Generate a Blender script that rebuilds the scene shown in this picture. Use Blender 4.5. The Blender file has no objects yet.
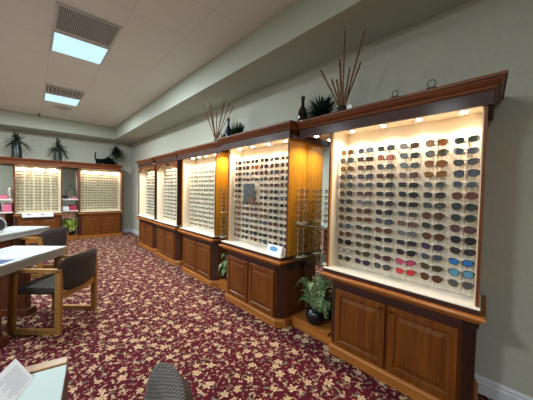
import bpy, bmesh, math, random
from mathutils import Vector, Matrix
random.seed(7)
PI = math.pi
S = bpy.context.scene
COL = S.collection

# ------------------------------------------------------------------ materials
def newmat(name):
    m = bpy.data.materials.new(name); m.use_nodes = True
    nt = m.node_tree; b = nt.nodes['Principled BSDF']
    return m, nt, b
def plain(name, col, rough=.5, metal=0., spec=.5, emit=None, es=0., trans=0., coat=0.):
    m, nt, b = newmat(name)
    b.inputs['Base Color'].default_value = (*col, 1)
    b.inputs['Roughness'].default_value = rough
    b.inputs['Metallic'].default_value = metal
    b.inputs['Specular IOR Level'].default_value = spec
    b.inputs['Coat Weight'].default_value = coat
    if trans: b.inputs['Transmission Weight'].default_value = trans
    if emit: b.inputs['Emission Color'].default_value = (*emit, 1); b.inputs['Emission Strength'].default_value = es
    return m
def nd(nt, t, **k):
    n = nt.nodes.new(t)
    for a, v in k.items(): setattr(n, a, v)
    return n
def noisy(name, c1, c2, scale=(3, 3, 3), nscale=4., rough=.5, bump=0., spec=.5, detail=4, coat=0., lo=.35, hi=.65):
    m, nt, b = newmat(name)
    tc = nd(nt, 'ShaderNodeTexCoord'); mp = nd(nt, 'ShaderNodeMapping'); mp.inputs['Scale'].default_value = scale
    no = nd(nt, 'ShaderNodeTexNoise'); no.inputs['Scale'].default_value = nscale; no.inputs['Detail'].default_value = detail
    cr = nd(nt, 'ShaderNodeValToRGB')
    cr.color_ramp.elements[0].position = lo; cr.color_ramp.elements[0].color = (*c1, 1)
    cr.color_ramp.elements[1].position = hi; cr.color_ramp.elements[1].color = (*c2, 1)
    L = nt.links.new
    L(tc.outputs['Object'], mp.inputs['Vector']); L(mp.outputs['Vector'], no.inputs['Vector'])
    L(no.outputs['Fac'], cr.inputs['Fac']); L(cr.outputs['Color'], b.inputs['Base Color'])
    b.inputs['Roughness'].default_value = rough; b.inputs['Specular IOR Level'].default_value = spec
    b.inputs['Coat Weight'].default_value = coat; b.inputs['Coat Roughness'].default_value = .15
    if bump:
        bp = nd(nt, 'ShaderNodeBump'); bp.inputs['Strength'].default_value = bump; bp.inputs['Distance'].default_value = .002
        L(no.outputs['Fac'], bp.inputs['Height']); L(bp.outputs['Normal'], b.inputs['Normal'])
    return m
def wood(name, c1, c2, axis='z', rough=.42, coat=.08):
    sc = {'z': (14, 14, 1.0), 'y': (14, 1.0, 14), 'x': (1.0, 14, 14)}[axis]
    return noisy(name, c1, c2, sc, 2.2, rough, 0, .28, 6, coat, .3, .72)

M = {}
M['wall'] = noisy('wall_paint', (.43, .415, .35), (.46, .445, .375), (1, 1, 1), 30, .85, .15)
M['soffit'] = noisy('soffit_paint', (.42, .44, .37), (.45, .47, .40), (1, 1, 1), 30, .85, .1)
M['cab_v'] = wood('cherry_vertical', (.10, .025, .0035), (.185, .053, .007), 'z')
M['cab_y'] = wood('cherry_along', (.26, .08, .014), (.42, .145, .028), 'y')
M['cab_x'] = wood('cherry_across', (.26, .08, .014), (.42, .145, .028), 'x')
M['crown_y'] = wood('crown_cherry', (.115, .028, .008), (.20, .055, .015), 'y')
M['crown_x'] = wood('crown_cherry_across', (.115, .028, .008), (.20, .055, .015), 'x')
M['dark'] = wood('dark_mahogany', (.038, .011, .009), (.06, .018, .013), 'y', .5)
M['dark_z'] = wood('dark_mahogany_upright', (.035, .012, .008), (.065, .022, .012), 'z', .4)
M['oak_side'] = wood('honey_oak', (.56, .24, .016), (.74, .35, .03), 'z', .3)
M['oak_chair'] = wood('chair_oak', (.24, .115, .03), (.36, .18, .055), 'z', .4, .1)
M['oak_desk'] = wood('desk_oak', (.28, .14, .045), (.40, .21, .07), 'x', .4, .1)
M['board'] = plain('cream_lining', (.74, .65, .52), .6)
M['panel'] = noisy('streaked_panel', (.56, .47, .36), (.78, .69, .56), (1, 55, 9), 1.6, .6)
M['board_far'] = plain('warm_board', (.76, .65, .45), .6)
M['rod_tan'] = plain('tan_rod', (.62, .50, .33), .4)
M['white_lam'] = plain('white_laminate', (.78, .74, .68), .35)
M['desk_white'] = plain('desk_laminate', (.38, .39, .39), .4)
M['desk_edge'] = plain('desk_edge_grey', (.30, .30, .30), .5)
M['rod'] = plain('clear_rod', (.85, .80, .70), .2, 0, .6)
M['peg'] = plain('pearly_peg', (.8, .76, .68), .25)
M['chrome'] = plain('chrome', (.75, .75, .75), .15, 1.)
M['brass'] = plain('dark_brass', (.12, .08, .04), .35, 1.)
M['black'] = plain('black_glaze', (.008, .009, .012), .25)
M['matte_black'] = plain('matte_black', (.012, .012, .012), .6)
M['cat_black'] = plain('cat_black', (.002, .002, .002), .8, 0, .1)
M['mirror'] = plain('mirror_silver', (.80, .84, .80), .02, 1.)
M['fabric'] = noisy('charcoal_fabric', (.026, .018, .015), (.042, .031, .027), (1, 1, 1), 90, .9, .2)
M['baseboard'] = plain('white_gloss_paint', (.62, .62, .66), .4)
M['metal_white'] = plain('white_metal', (.55, .55, .55), .5)
M['grille'] = plain('grille_grey', (.46, .46, .47), .5)
M['duct'] = plain('duct_dark', (.16, .16, .165), .8)
M['paper'] = plain('paper', (.84, .85, .90), .7)
M['paper_cool'] = plain('paper_pale_blue', (.42, .50, .49), .6)
M['blue'] = plain('print_blue', (.05, .16, .42), .5)
M['navy'] = plain('print_navy', (.03, .05, .14), .5)
M['red'] = plain('print_red', (.45, .03, .06), .5)
M['pink'] = plain('pink_card', (.65, .15, .25), .5)
M['reed'] = noisy('reed_brown', (.10, .04, .015), (.23, .11, .04), (1, 1, 1), 40, .7)
M['leaf_dark'] = noisy('dark_leaf', (.004, .014, .008), (.012, .034, .016), (1, 1, 1), 25, .5)
M['leaf_teal'] = noisy('teal_leaf', (.004, .03, .022), (.015, .07, .045), (1, 1, 1), 25, .5)
M['leaf_fern'] = noisy('fern_leaf', (.10, .20, .07), (.34, .46, .23), (1, 1, 1), 18, .5)
M['leaf_yellow'] = noisy('yellow_green_leaf', (.12, .22, .02), (.42, .45, .06), (1, 1, 1), 18, .5)
M['teal_glaze'] = plain('green_glaze', (.006, .018, .016), .3)
M['bottle'] = plain('dark_wine_glass', (.015, .005, .006), .08, 0, .6)
M['violet_glass'] = plain('violet_glass', (.025, .02, .07), .1, 0, .6)
M['bulb'] = plain('lamp_face', (1, .9, .75), .5, emit=(1, .82, .58), es=60)
M['bulb_far'] = plain('lamp_face_far', (1, .9, .75), .5, emit=(1, .85, .62), es=30)
M['slate'] = noisy('slate_print', (.04, .045, .05), (.12, .13, .13), (1, 1, 1), 30, .4)
M['back_dark'] = plain('dark_recess', (.03, .02, .018), .7)

def checker_fabric():
    m, nt, b = newmat('checked_fabric'); L = nt.links.new
    tc = nd(nt, 'ShaderNodeTexCoord'); ch = nd(nt, 'ShaderNodeTexChecker'); ch.inputs['Scale'].default_value = 110
    ch.inputs['Color1'].default_value = (.030, .022, .020, 1); ch.inputs['Color2'].default_value = (.13, .105, .095, 1)
    L(tc.outputs['Object'], ch.inputs['Vector']); L(ch.outputs['Color'], b.inputs['Base Color']); b.inputs['Roughness'].default_value = .9
    return m
M['checked'] = checker_fabric()

def diffuser(name, col, es):
    m, nt, b = newmat(name)
    b.inputs['Base Color'].default_value = (.10, .14, .16, 1)
    b.inputs['Emission Color'].default_value = (*col, 1); b.inputs['Emission Strength'].default_value = es
    return m
M['diff'] = diffuser('fluorescent_diffuser', (.60, .92, 1.0), 1.0)

def glass(name, col, transp=.85):
    m, nt, b = newmat(name); L = nt.links.new
    out = nt.nodes['Material Output']
    tr = nd(nt, 'ShaderNodeBsdfTransparent'); tr.inputs['Color'].default_value = (*col, 1)
    gl = nd(nt, 'ShaderNodeBsdfGlossy'); gl.inputs['Roughness'].default_value = .05
    mx = nd(nt, 'ShaderNodeMixShader'); mx.inputs['Fac'].default_value = 1 - transp
    L(tr.outputs[0], mx.inputs[1]); L(gl.outputs[0], mx.inputs[2]); L(mx.outputs[0], out.inputs['Surface'])
    return m
M['glass'] = glass('clear_glass', (.9, .97, .95))
M['lens_clear'] = glass('clear_lens', (.82, .85, .82), .88)

def ceiling_mat():
    m, nt, b = newmat('acoustic_tile'); L = nt.links.new
    tc = nd(nt, 'ShaderNodeTexCoord'); mp = nd(nt, 'ShaderNodeMapping')
    mp.inputs['Location'].default_value = (-.195 / .61, -.045, 0); mp.inputs['Scale'].default_value = (1 / .61, 1 / .61, 1)
    br = nd(nt, 'ShaderNodeTexBrick'); br.offset = 0; br.inputs['Scale'].default_value = 1
    br.inputs['Brick Width'].default_value = 1; br.inputs['Row Height'].default_value = 1
    br.inputs['Mortar Size'].default_value = .018; br.inputs['Mortar Smooth'].default_value = .6
    br.inputs['Color1'].default_value = (.79, .80, .76, 1); br.inputs['Color2'].default_value = (.76, .77, .73, 1)
    br.inputs['Mortar'].default_value = (.70, .705, .67, 1)
    no = nd(nt, 'ShaderNodeTexNoise'); no.inputs['Scale'].default_value = 60; no.inputs['Detail'].default_value = 5
    mx = nd(nt, 'ShaderNodeMix', data_type='RGBA', blend_type='MULTIPLY'); mx.inputs['Factor'].default_value = .15
    L(tc.outputs['Object'], mp.inputs['Vector']); L(mp.outputs['Vector'], br.inputs['Vector']); L(tc.outputs['Object'], no.inputs['Vector'])
    L(br.outputs['Color'], mx.inputs['A']); L(no.outputs['Fac'], mx.inputs['B']); L(mx.outputs['Result'], b.inputs['Base Color'])
    b.inputs['Roughness'].default_value = .9
    return m
M['ceiling'] = ceiling_mat()

def carpet_mat():
    m, nt, b = newmat('floral_carpet'); L = nt.links.new
    tc = nd(nt, 'ShaderNodeTexCoord')
    dn = nd(nt, 'ShaderNodeTexNoise'); dn.inputs['Scale'].default_value = 38; dn.inputs['Detail'].default_value = 2
    sb = nd(nt, 'ShaderNodeVectorMath', operation='SUBTRACT'); sb.inputs[1].default_value = (.5, .5, .5)
    sc = nd(nt, 'ShaderNodeVectorMath', operation='SCALE'); sc.inputs['Scale'].default_value = .034
    ad = nd(nt, 'ShaderNodeVectorMath', operation='ADD')
    L(tc.outputs['Object'], dn.inputs['Vector']); L(dn.outputs['Color'], sb.inputs[0]); L(sb.outputs[0], sc.inputs[0])
    L(tc.outputs['Object'], ad.inputs[0]); L(sc.outputs[0], ad.inputs[1])
    P = ad.outputs[0]
    def mth(op, a, bb=None):
        n = nd(nt, 'ShaderNodeMath', operation=op)
        for i, v in enumerate((a, bb)):
            if v is None: continue
            if isinstance(v, (int, float)): n.inputs[i].default_value = v
            else: L(v, n.inputs[i])
        return n.outputs[0]
    def cell(scale, off):
        o = nd(nt, 'ShaderNodeVectorMath', operation='ADD'); o.inputs[1].default_value = off; L(P, o.inputs[0])
        v = nd(nt, 'ShaderNodeTexVoronoi', voronoi_dimensions='2D'); v.inputs['Scale'].default_value = scale; v.inputs['Randomness'].default_value = .85
        L(o.outputs[0], v.inputs['Vector'])
        d = nd(nt, 'ShaderNodeVectorMath', operation='SUBTRACT'); L(o.outputs[0], d.inputs[0]); L(v.outputs['Position'], d.inputs[1])
        sp = nd(nt, 'ShaderNodeSeparateXYZ'); L(d.outputs[0], sp.inputs[0])
        cs = nd(nt, 'ShaderNodeSeparateColor'); L(v.outputs['Color'], cs.inputs[0])
        return sp.outputs[0], sp.outputs[1], cs.outputs[0], cs.outputs[1]
    def flower(scale, off, R):
        x, y, r1, r2 = cell(scale, off)
        th = mth('ADD', mth('ARCTAN2', y, x), mth('MULTIPLY', r1, 6.28))
        r = mth('SQRT', mth('ADD', mth('MULTIPLY', x, x), mth('MULTIPLY', y, y)))
        edge = mth('MULTIPLY', mth('ADD', mth('MULTIPLY', mth('COSINE', mth('MULTIPLY', th, 5)), .26), .78), mth('MULTIPLY', mth('ADD', mth('MULTIPLY', r2, .5), .7), R))
        return mth('LESS_THAN', r, edge), mth('LESS_THAN', r, R * .28), mth('DIVIDE', r, edge)
    def leaf(scale, off, a, bb):
        x, y, r1, r2 = cell(scale, off)
        an = mth('MULTIPLY', r1, 6.28); c = mth('COSINE', an); s = mth('SINE', an)
        u = mth('ADD', mth('MULTIPLY', x, c), mth('MULTIPLY', y, s)); w = mth('SUBTRACT', mth('MULTIPLY', y, c), mth('MULTIPLY', x, s))
        w = mth('ADD', w, mth('MULTIPLY', mth('MULTIPLY', u, u), 9.))
        u = mth('DIVIDE', u, a); w = mth('DIVIDE', w, bb)
        return mth('LESS_THAN', mth('ADD', mth('MULTIPLY', u, u), mth('MULTIPLY', w, w)), 1), r2
    def mix(f, a, bb):
        n = nd(nt, 'ShaderNodeMix', data_type='RGBA'); L(f, n.inputs['Factor'])
        for k, v in (('A', a), ('B', bb)):
            if isinstance(v, tuple): n.inputs[k].default_value = (*v, 1)
            else: L(v, n.inputs[k])
        return n.outputs['Result']
    base = mix(mth('MULTIPLY', dn.outputs['Fac'], 1.), (.040, .004, .008), (.090, .009, .017))
    l3, _ = leaf(22, (3.1, 1.7, 0), .012, .005); c = mix(l3, base, (.30, .13, .11))
    l1, q = leaf(10, (.3, .9, 0), .028, .008)
    lc = mix(mth('GREATER_THAN', q, .5), (.16, .15, .085), (.33, .25, .15)); c = mix(l1, c, lc)
    l2, q2 = leaf(12, (5.3, 2.2, 0), .019, .007)
    lc2 = mix(mth('GREATER_THAN', q2, .55), (.38, .26, .17), (.10, .11, .09)); c = mix(l2, c, lc2)
    f1, k1, e1 = flower(6.2, (1.3, 7.7, 0), .036)
    fc = mix(mth('GREATER_THAN', e1, .55), (.27, .14, .09), (.50, .37, .24)); fc = mix(k1, fc, (.42, .26, .11)); c = mix(f1, c, fc)
    f2, k2, e2 = flower(8, (9.3, 4.1, 0), .017); c = mix(f2, c, mix(k2, (.42, .28, .19), (.20, .05, .05)))
    L(c, b.inputs['Base Color']); b.inputs['Roughness'].default_value = .95; b.inputs['Specular IOR Level'].default_value = .1
    fn = nd(nt, 'ShaderNodeTexNoise'); fn.inputs['Scale'].default_value = 400; bp = nd(nt, 'ShaderNodeBump'); bp.inputs['Strength'].default_value = .4; bp.inputs['Distance'].default_value = .004
    L(fn.outputs['Fac'], bp.inputs['Height']); L(bp.outputs['Normal'], b.inputs['Normal']); L(tc.outputs['Object'], fn.inputs['Vector'])
    return m
M['carpet'] = carpet_mat()

# ------------------------------------------------------------------ mesh helpers
class MB:
    def __init__(s): s.v = []; s.f = []; s.mi = []
    def add(s, vs, fs, mi=0):
        o = len(s.v); s.v += [tuple(v) for v in vs]; s.f += [tuple(i + o for i in f) for f in fs]; s.mi += [mi] * len(fs); return s
    def box(s, x0, x1, y0, y1, z0, z1, mi=0, bev=0.):
        if bev:
            bm = bmesh.new(); bmesh.ops.create_cube(bm, size=1)
            for v in bm.verts: v.co = Vector(((x0 + x1) / 2 + v.co.x * (x1 - x0), (y0 + y1) / 2 + v.co.y * (y1 - y0), (z0 + z1) / 2 + v.co.z * (z1 - z0)))
            bmesh.ops.bevel(bm, geom=bm.edges[:], offset=bev, segments=2, affect='EDGES', profile=.5)
            return s.frombm(bm, mi)
        v = [(x, y, z) for x in (x0, x1) for y in (y0, y1) for z in (z0, z1)]
        return s.add(v, [(0, 1, 3, 2), (4, 6, 7, 5), (0, 4, 5, 1), (2, 3, 7, 6), (0, 2, 6, 4), (1, 5, 7, 3)], mi)
    def frombm(s, bm, mi=0):
        bm.verts.index_update()
        s.add([v.co for v in bm.verts], [[v.index for v in f.verts] for f in bm.faces], mi); bm.free(); return s
    def tube(s, pts, r, n=8, mi=0, caps=True):
        pts = [Vector(p) for p in pts]; rs = r if isinstance(r, (list, tuple)) else [r] * len(pts)
        rings = []; up = None
        for i, p in enumerate(pts):
            t = (pts[min(i + 1, len(pts) - 1)] - pts[max(i - 1, 0)]).normalized()
            if up is None: up = Vector((0, 0, 1)) if abs(t.z) < .9 else Vector((1, 0, 0))
            a = t.cross(up).normalized(); b = a.cross(t); up = b
            rings.append([p + (a * math.cos(2 * PI * k / n) + b * math.sin(2 * PI * k / n)) * rs[i] for k in range(n)])
        vs = [v for rg in rings for v in rg]; fs = []
        for i in range(len(pts) - 1):
            for k in range(n): fs.append((i * n + k, i * n + (k + 1) % n, (i + 1) * n + (k + 1) % n, (i + 1) * n + k))
        if caps: fs += [tuple(reversed(range(n))), tuple(range((len(pts) - 1) * n, len(pts) * n))]
        return s.add(vs, fs, mi)
    def lathe(s, c, prof, n=24, mi=0):
        vs = []; fs = []
        for r, z in prof:
            for k in range(n): vs.append((c[0] + r * math.cos(2 * PI * k / n), c[1] + r * math.sin(2 * PI * k / n), c[2] + z))
        for i in range(len(prof) - 1):
            for k in range(n): fs.append((i * n + k, i * n + (k + 1) % n, (i + 1) * n + (k + 1) % n, (i + 1) * n + k))
        fs += [tuple(reversed(range(n))), tuple(range((len(prof) - 1) * n, len(prof) * n))]
        return s.add(vs, fs, mi)
    def prism(s, poly, z0, z1, mi=0):
        n = len(poly)
        vs = [(x, y, z0) for x, y in poly] + [(x, y, z1) for x, y in poly]
        return s.add(vs, [tuple(reversed(range(n))), tuple(range(n, 2 * n))] + [(k, (k + 1) % n, n + (k + 1) % n, n + k) for k in range(n)], mi)
    def bar(s, a, b, w, h, mi=0, up=(0, 0, 1)):
        a = Vector(a); b = Vector(b); t = (b - a).normalized(); u = Vector(up)
        if abs(t.dot(u)) > .95: u = Vector((0, 1, 0))
        sx = t.cross(u).normalized() * w / 2; sz = sx.cross(t).normalized() * h / 2
        v = [p + i * sx + j * sz for p in (a, b) for i in (-1, 1) for j in (-1, 1)]
        return s.add(v, [(0, 1, 3, 2), (4, 6, 7, 5), (0, 4, 5, 1), (2, 3, 7, 6), (0, 2, 6, 4), (1, 5, 7, 3)], mi)
    def sweep(s, path, prof, mi=0, mi_axis=None):
        """profile (out,z) swept along an open xy path; out is to the left of travel"""
        n = len(path); m = len(prof); vs = []
        for i, p in enumerate(path):
            p = Vector(p)
            d0 = (Vector(path[i]) - Vector(path[i - 1])).normalized() if i else None
            d1 = (Vector(path[i + 1]) - Vector(path[i])).normalized() if i < n - 1 else None
            d0 = d0 or d1; d1 = d1 or d0
            n0 = Vector((-d0.y, d0.x)); n1 = Vector((-d1.y, d1.x)); nn = (n0 + n1) / (1 + n0.dot(n1))
            for o, z in prof: vs.append((p.x + nn.x * o, p.y + nn.y * o, z))
        for i in range(n - 1):
            d = Vector(path[i + 1]) - Vector(path[i])
            k = mi_axis[0 if abs(d.y) > abs(d.x) else 1] if mi_axis else mi
            fs = [(i * m + j, i * m + (j + 1) % m, (i + 1) * m + (j + 1) % m, (i + 1) * m + j) for j in range(m)]
            s.f += []; s._tmp = None
            if i == 0: base = len(s.v); s.v += vs
            s.f += [tuple(q + base for q in f) for f in fs]; s.mi += [k] * len(fs)
        s.f += [tuple(base + j for j in range(m)), tuple(base + (n - 1) * m + j for j in reversed(range(m)))]; s.mi += [mi_axis[1] if mi_axis else mi] * 2
        return s
    def mesh(s, name, mats, off=(0, 0, 0), smooth=False):
        me = bpy.data.meshes.new(name)
        me.from_pydata([(v[0] - off[0], v[1] - off[1], v[2] - off[2]) for v in s.v], [], s.f)
        for m in (mats if isinstance(mats, (list, tuple)) else [mats]): me.materials.append(m)
        for p, i in zip(me.polygons, s.mi): p.material_index = i; p.use_smooth = smooth
        bm = bmesh.new(); bm.from_mesh(me); bmesh.ops.recalc_face_normals(bm, faces=bm.faces[:]); bm.to_mesh(me); bm.free()
        if smooth:
            try: me.set_sharp_from_angle(angle=math.radians(40))
            except Exception: pass
        me.update(); return me
    def build(s, name, mats, parent=None, smooth=False, origin=None):
        r = parent
        while r is not None and r.parent is not None: r = r.parent
        off = r.location if r is not None else (origin or (0, 0, 0))
        o = bpy.data.objects.new(name, s.mesh(name, mats, off, smooth)); COL.objects.link(o)
        if parent is not None: o.parent = parent
        else: o.location = off
        return o
def tag(o, label=None, cat=None, group=None, kind=None):
    if label: o['label'] = label
    if cat: o['category'] = cat
    if group: o['group'] = group
    if kind: o['kind'] = kind
    return o
def thing(name, loc, label, cat, group=None, rz=0):
    o = bpy.data.objects.new(name, None); COL.objects.link(o); o.empty_display_size = .1
    o.location = loc; o.rotation_euler = (0, 0, rz); return tag(o, label, cat, group)
def struct(mb, name, mats): return tag(mb.build(name, mats), kind='structure')
def copy_tree(o, parent=None):
    c = o.copy(); COL.objects.link(c)
    if parent is not None: c.parent = parent
    for ch in [x for x in kids.get(o, [])]: copy_tree(ch, c)
    return c
kids = {}
def reg(o):
    """remember a thing's parts for copying"""
    for x in list(COL.objects):
        if x.parent is not None: 
            kids.setdefault(x.parent, [])
            if x not in kids[x.parent]: kids[x.parent].append(x)
    return o
ORD = ['first', 'second', 'third', 'fourth', 'fifth', 'sixth', 'seventh', 'eighth', 'ninth', 'tenth', 'eleventh', 'twelfth', 'thirteenth', 'fourteenth']

# ------------------------------------------------------------------ room
W = 2.54; YF = 9.74; ZS = 3.016; ZC = 3.379; XL = -4.6; YB = -3.2
struct(MB().box(XL, W, YB, YF, -.1, 0), 'floor', M['carpet'])
struct(MB().box(XL, W, YB, YF, ZC, ZC + .1), 'ceiling', M['ceiling'])
struct(MB().box(W, W + .12, YB, YF, 0, ZC), 'wall_right', M['wall'])
struct(MB().box(XL, W + .12, YF, YF + .12, 0, ZC), 'wall_far', M['wall'])
struct(MB().box(XL - .12, XL, YB, YF, 0, ZC), 'wall_left', M['wall'])
struct(MB().box(XL, W, YB - .12, YB, 0, ZC), 'wall_back', M['wall'])
struct(MB().box(1.927, W, YB, YF, ZS, ZC - .001), 'wall_soffit_right', M['soffit'])
struct(MB().box(XL, 1.927, 9.165, YF, ZS, ZC - .001), 'wall_soffit_far', M['soffit'])
struct(MB().sweep([(W, YB), (W, .40)], [(0, 0), (.018, 0), (.018, .085), (.012, .095), (.013, .11), (.006, .125), (0, .13)]), 'baseboard_right', M['baseboard'])
struct(MB().sweep([(W, 7.56), (W, YF), (2.2, YF)], [(0, 0), (.018, 0), (.018, .085), (.012, .095), (.013, .11), (.006, .125), (0, .13)]), 'baseboard_far', M['baseboard'])

# ------------------------------------------------------------------ lights
def spot(x, y, z, e, ang=100, col=(1, .83, .63), r=.02, tilt=(0, 0, 0)):
    l = bpy.data.lights.new('spotlight', 'SPOT'); l.energy = e; l.color = col; l.spot_size = math.radians(ang); l.spot_blend = .8; l.shadow_soft_size = r
    o = bpy.data.objects.new('spotlight', l); COL.objects.link(o); o.location = (x, y, z); o.rotation_euler = tilt; return o
def downlight(root, x, y, z, e=9., ang=150, far=False, tilt=(0, 0, 0)):
    d = MB().lathe((x, y, z), [(.038, 0), (.038, -.006), (.026, -.010), (.024, -.004), (.024, 0)], 20).build('downlight', M['chrome'], root, True)
    MB().lathe((x, y, z), [(.020, -.003), (.020, -.012), (.010, -.018)], 16).build('bulb', M['bulb_far' if far else 'bulb'], d, True)
    spot(x, y, z - .022, e, ang, tilt=tilt)
    return d

# ------------------------------------------------------------------ cabinets
def door_panel(root, a0, a1, z0, z1, x, ax='y', sgn=-1, mat='cab_v', knob_at=None):
    """raised-panel door; its face looks towards -x (ax y) or -y (ax x)"""
    rings = [(0, 0.), (0, .018), (.004, .022), (.048, .022), (.056, .012), (.066, .012), (.098, .021), (.102, .021)]
    vs = []; fs = []
    for o, h in rings:
        for a, z in ((a0 + o, z0 + o), (a1 - o, z0 + o), (a1 - o, z1 - o), (a0 + o, z1 - o)):
            vs.append((x - h, a, z) if ax == 'y' else (a, x - h, z))
    for i in range(len(rings) - 1):
        for k in range(4): fs.append((i * 4 + k, i * 4 + (k + 1) % 4, (i + 1) * 4 + (k + 1) % 4, (i + 1) * 4 + k))
    n = len(rings) * 4; fs.append((n - 4, n - 3, n - 2, n - 1)); fs.append((3, 2, 1, 0))
    d = MB().add(vs, fs).build('door', M[mat], root)
    if knob_at:
        ka, kz = knob_at
        p = (x - .022, ka, kz) if ax == 'y' else (ka, x - .022, kz)
        q = (p[0] - .022, p[1], p[2]) if ax == 'y' else (p[0], p[1] - .022, p[2])
        q0 = tuple((p[i] * .4 + q[i] * .6) for i in range(3))
        MB().tube([p, q0, q], [.005, .006, .012], 10).build('knob', M['brass'], d, True)
    return d
CROWN = [(-.02, 2.148), (.006, 2.148), (.012, 2.158), (.014, 2.168), (.030, 2.178), (.042, 2.194), (.044, 2.203), (.055, 2.207), (.055, 2.226), (-.02, 2.226)]
FASC = [(-.02, 2.062), (0, 2.062), (0, 2.150), (-.02, 2.150)]
TOP = [(-.03, .700), (.018, .700), (.022, .712), (.036, .718), (.046, .728), (.060, .732), (.060, .744), (.056, .753), (-.03, .753)]

def wall_cabinet(tagname, xo, y0, y1, fy0, fy1, lights, rods, rowz, label, group, n_cols, arched=False, crown_back_far=True, spot_e=20., xc=None, k0=None, k1=None):
    """display cabinet on the right wall: case front at xo+.08, body y0..y1, crown from fy0 to fy1"""
    xf = xo + .075                      # body front plane
    xc = xc or xo + .08                 # case front
    ym = (y0 + y1) / 2
    r = thing('display_cabinet', (W - .25, ym, 0), label, 'display cabinet', group)
    b0, b1 = y0 + .045, y1 - .045
    c = .085                            # chamfer
    wall = W - .003
    # body with chamfered corners
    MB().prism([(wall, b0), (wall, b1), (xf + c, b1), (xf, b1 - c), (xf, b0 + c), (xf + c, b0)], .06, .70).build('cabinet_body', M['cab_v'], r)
    for (pa, pb) in (((xf + c, b0), (xf, b0 + c)), ((xf, b1 - c), (xf + c, b1))):
        a = Vector(pa); b = Vector(pb); t = (b - a).normalized(); nrm = Vector((-abs(t.y), -t.x * (1 if t.y > 0 else 1)))
        nrm = Vector((-.7071, -.7071)) if a.y < ym and b.y < ym else Vector((-.7071, .7071))
        poly = [a + t * .006, b - t * .006, b - t * .012 + nrm * .010, a + t * .012 + nrm * .010]
        MB().prism([(p.x, p.y) for p in poly], .09, .70).build('corner_post', M['dark_z'], r)
    # frieze, plinth, top
    MB().sweep([(wall, b0), (xf + c, b0), (xf, b0 + c), (xf, b1 - c), (xf + c, b1), (wall, b1)], [(-.01, .628), (.012, .628), (.014, .70), (-.01, .70)]).build('frieze', M['dark'], r)
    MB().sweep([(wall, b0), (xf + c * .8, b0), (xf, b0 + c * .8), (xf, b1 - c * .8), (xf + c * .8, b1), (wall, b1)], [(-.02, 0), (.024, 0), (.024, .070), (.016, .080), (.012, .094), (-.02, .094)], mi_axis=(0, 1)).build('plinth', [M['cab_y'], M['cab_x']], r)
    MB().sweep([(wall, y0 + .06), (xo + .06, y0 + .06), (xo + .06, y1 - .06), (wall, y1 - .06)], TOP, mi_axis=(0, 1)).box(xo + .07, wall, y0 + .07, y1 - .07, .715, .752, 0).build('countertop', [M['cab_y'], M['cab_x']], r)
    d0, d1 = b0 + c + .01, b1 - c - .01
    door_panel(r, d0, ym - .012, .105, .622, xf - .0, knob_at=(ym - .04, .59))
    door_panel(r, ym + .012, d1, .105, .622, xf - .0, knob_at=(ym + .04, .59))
    # display case
    k0, k1 = k0 or y0 + .04, k1 or y1 - .02
    bx = xc + (.125 if xc > 2.04 and xo < 2 else .16)
    MB().box(xo + .045, bx + .12, y0 + .032, y1 - .010, .753, .787).build('case_base', M['dark'], r)
    MB().box(xo + .037, bx + .12, y0 + .030, y1 - .008, .787, .797, bev=.002).build('display_ledge', M['white_lam'], r)
    # side panels: wood outside, cream inside
    zt = 2.10
    for a, b, inn in ((k0, k0 + .025, 1), (k1 - .025, k1, -1)):
        oy0, oy1 = (a, b - .008) if inn == 1 else (a + .008, b)
        iy0, iy1 = (b - .008, b) if inn == 1 else (a, a + .008)
        sp = MB().box(xc, wall, oy0, oy1, .797, zt).build('side_panel', M['dark_z' if arched else ('oak_side')], r)
        MB().box(xc + .012, bx + .12, iy0, iy1, .797, zt).build('side_lining', M['board'], sp)
        MB().box(xc - .008, xc, oy0, oy1, .797, 2.062).build('edge_trim', M['crown_y' if not arched else 'dark_z'], sp)
    MB().box(bx + .10, bx + .12, k0 + .025, k1 - .025, .797, zt).build('case_back', M['board'], r)
    MB().box(bx, bx + .02, k0 + .025, k1 - .025, .80, 1.945).build('display_board', M['panel'], r)
    MB().box(xc - .01, bx + .12, k0, k1, 2.085, 2.10).build('case_ceiling', M['board'], r)
    # fascia and crown over case and niche
    xs = xo + .055
    pth = [(wall, fy0 + .055), (xs, fy0 + .055), (xs, fy1 - .055 if crown_back_far else fy1), (wall, fy1 - .055 if crown_back_far else fy1)]
    if not crown_back_far: pth = pth[:3]
    MB().sweep(pth, FASC).build('fascia', M['dark'], r)
    MB().sweep(pth, CROWN, mi_axis=(0, 1)).build('crown_moulding', [M['crown_y'], M['crown_x']], r)
    MB().box(xs + .015, wall, fy0 + .07, (fy1 - .07) if crown_back_far else fy1 - .01, 2.10, 2.125).build('roof_panel', M['white_lam'], r)
    if arched:
        n = 16; zz = 1.955; pts = [(k0 + .02, 2.07), (k0 + .02, 1.90)]
        w0, w1 = k0 + .10, k1 - .10
        pts.append((w0 - .03, 1.93))
        for i in range(n + 1):
            t = i / n; pts.append((w0 + (w1 - w0) * t, 1.94 + .09 * math.sin(PI * t)))
        pts += [(w1 + .03, 1.93), (k1 - .02, 1.90), (k1 - .02, 2.07)]
        m = len(pts); vs = [(xc - .008, p[0], p[1]) for p in pts] + [(xc + .008, p[0], p[1]) for p in pts]
        mb = MB()
        # fan of quads from top edge
        for i in range(1, m - 2):
            a, b = pts[i], pts[i + 1]
            for x in (xc - .012, xc + .004):
                mb.add([(x, a[0], a[1]), (x, b[0], b[1]), (x, b[0], 2.07), (x, a[0], 2.07)], [(0, 1, 2, 3)])
            mb.add([(xc - .012, a[0], a[1]), (xc - .012, b[0], b[1]), (xc + .004, b[0], b[1]), (xc + .004, a[0], a[1])], [(0, 1, 2, 3)])
        mb.build('arched_valance', M['crown_y'], r)
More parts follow.
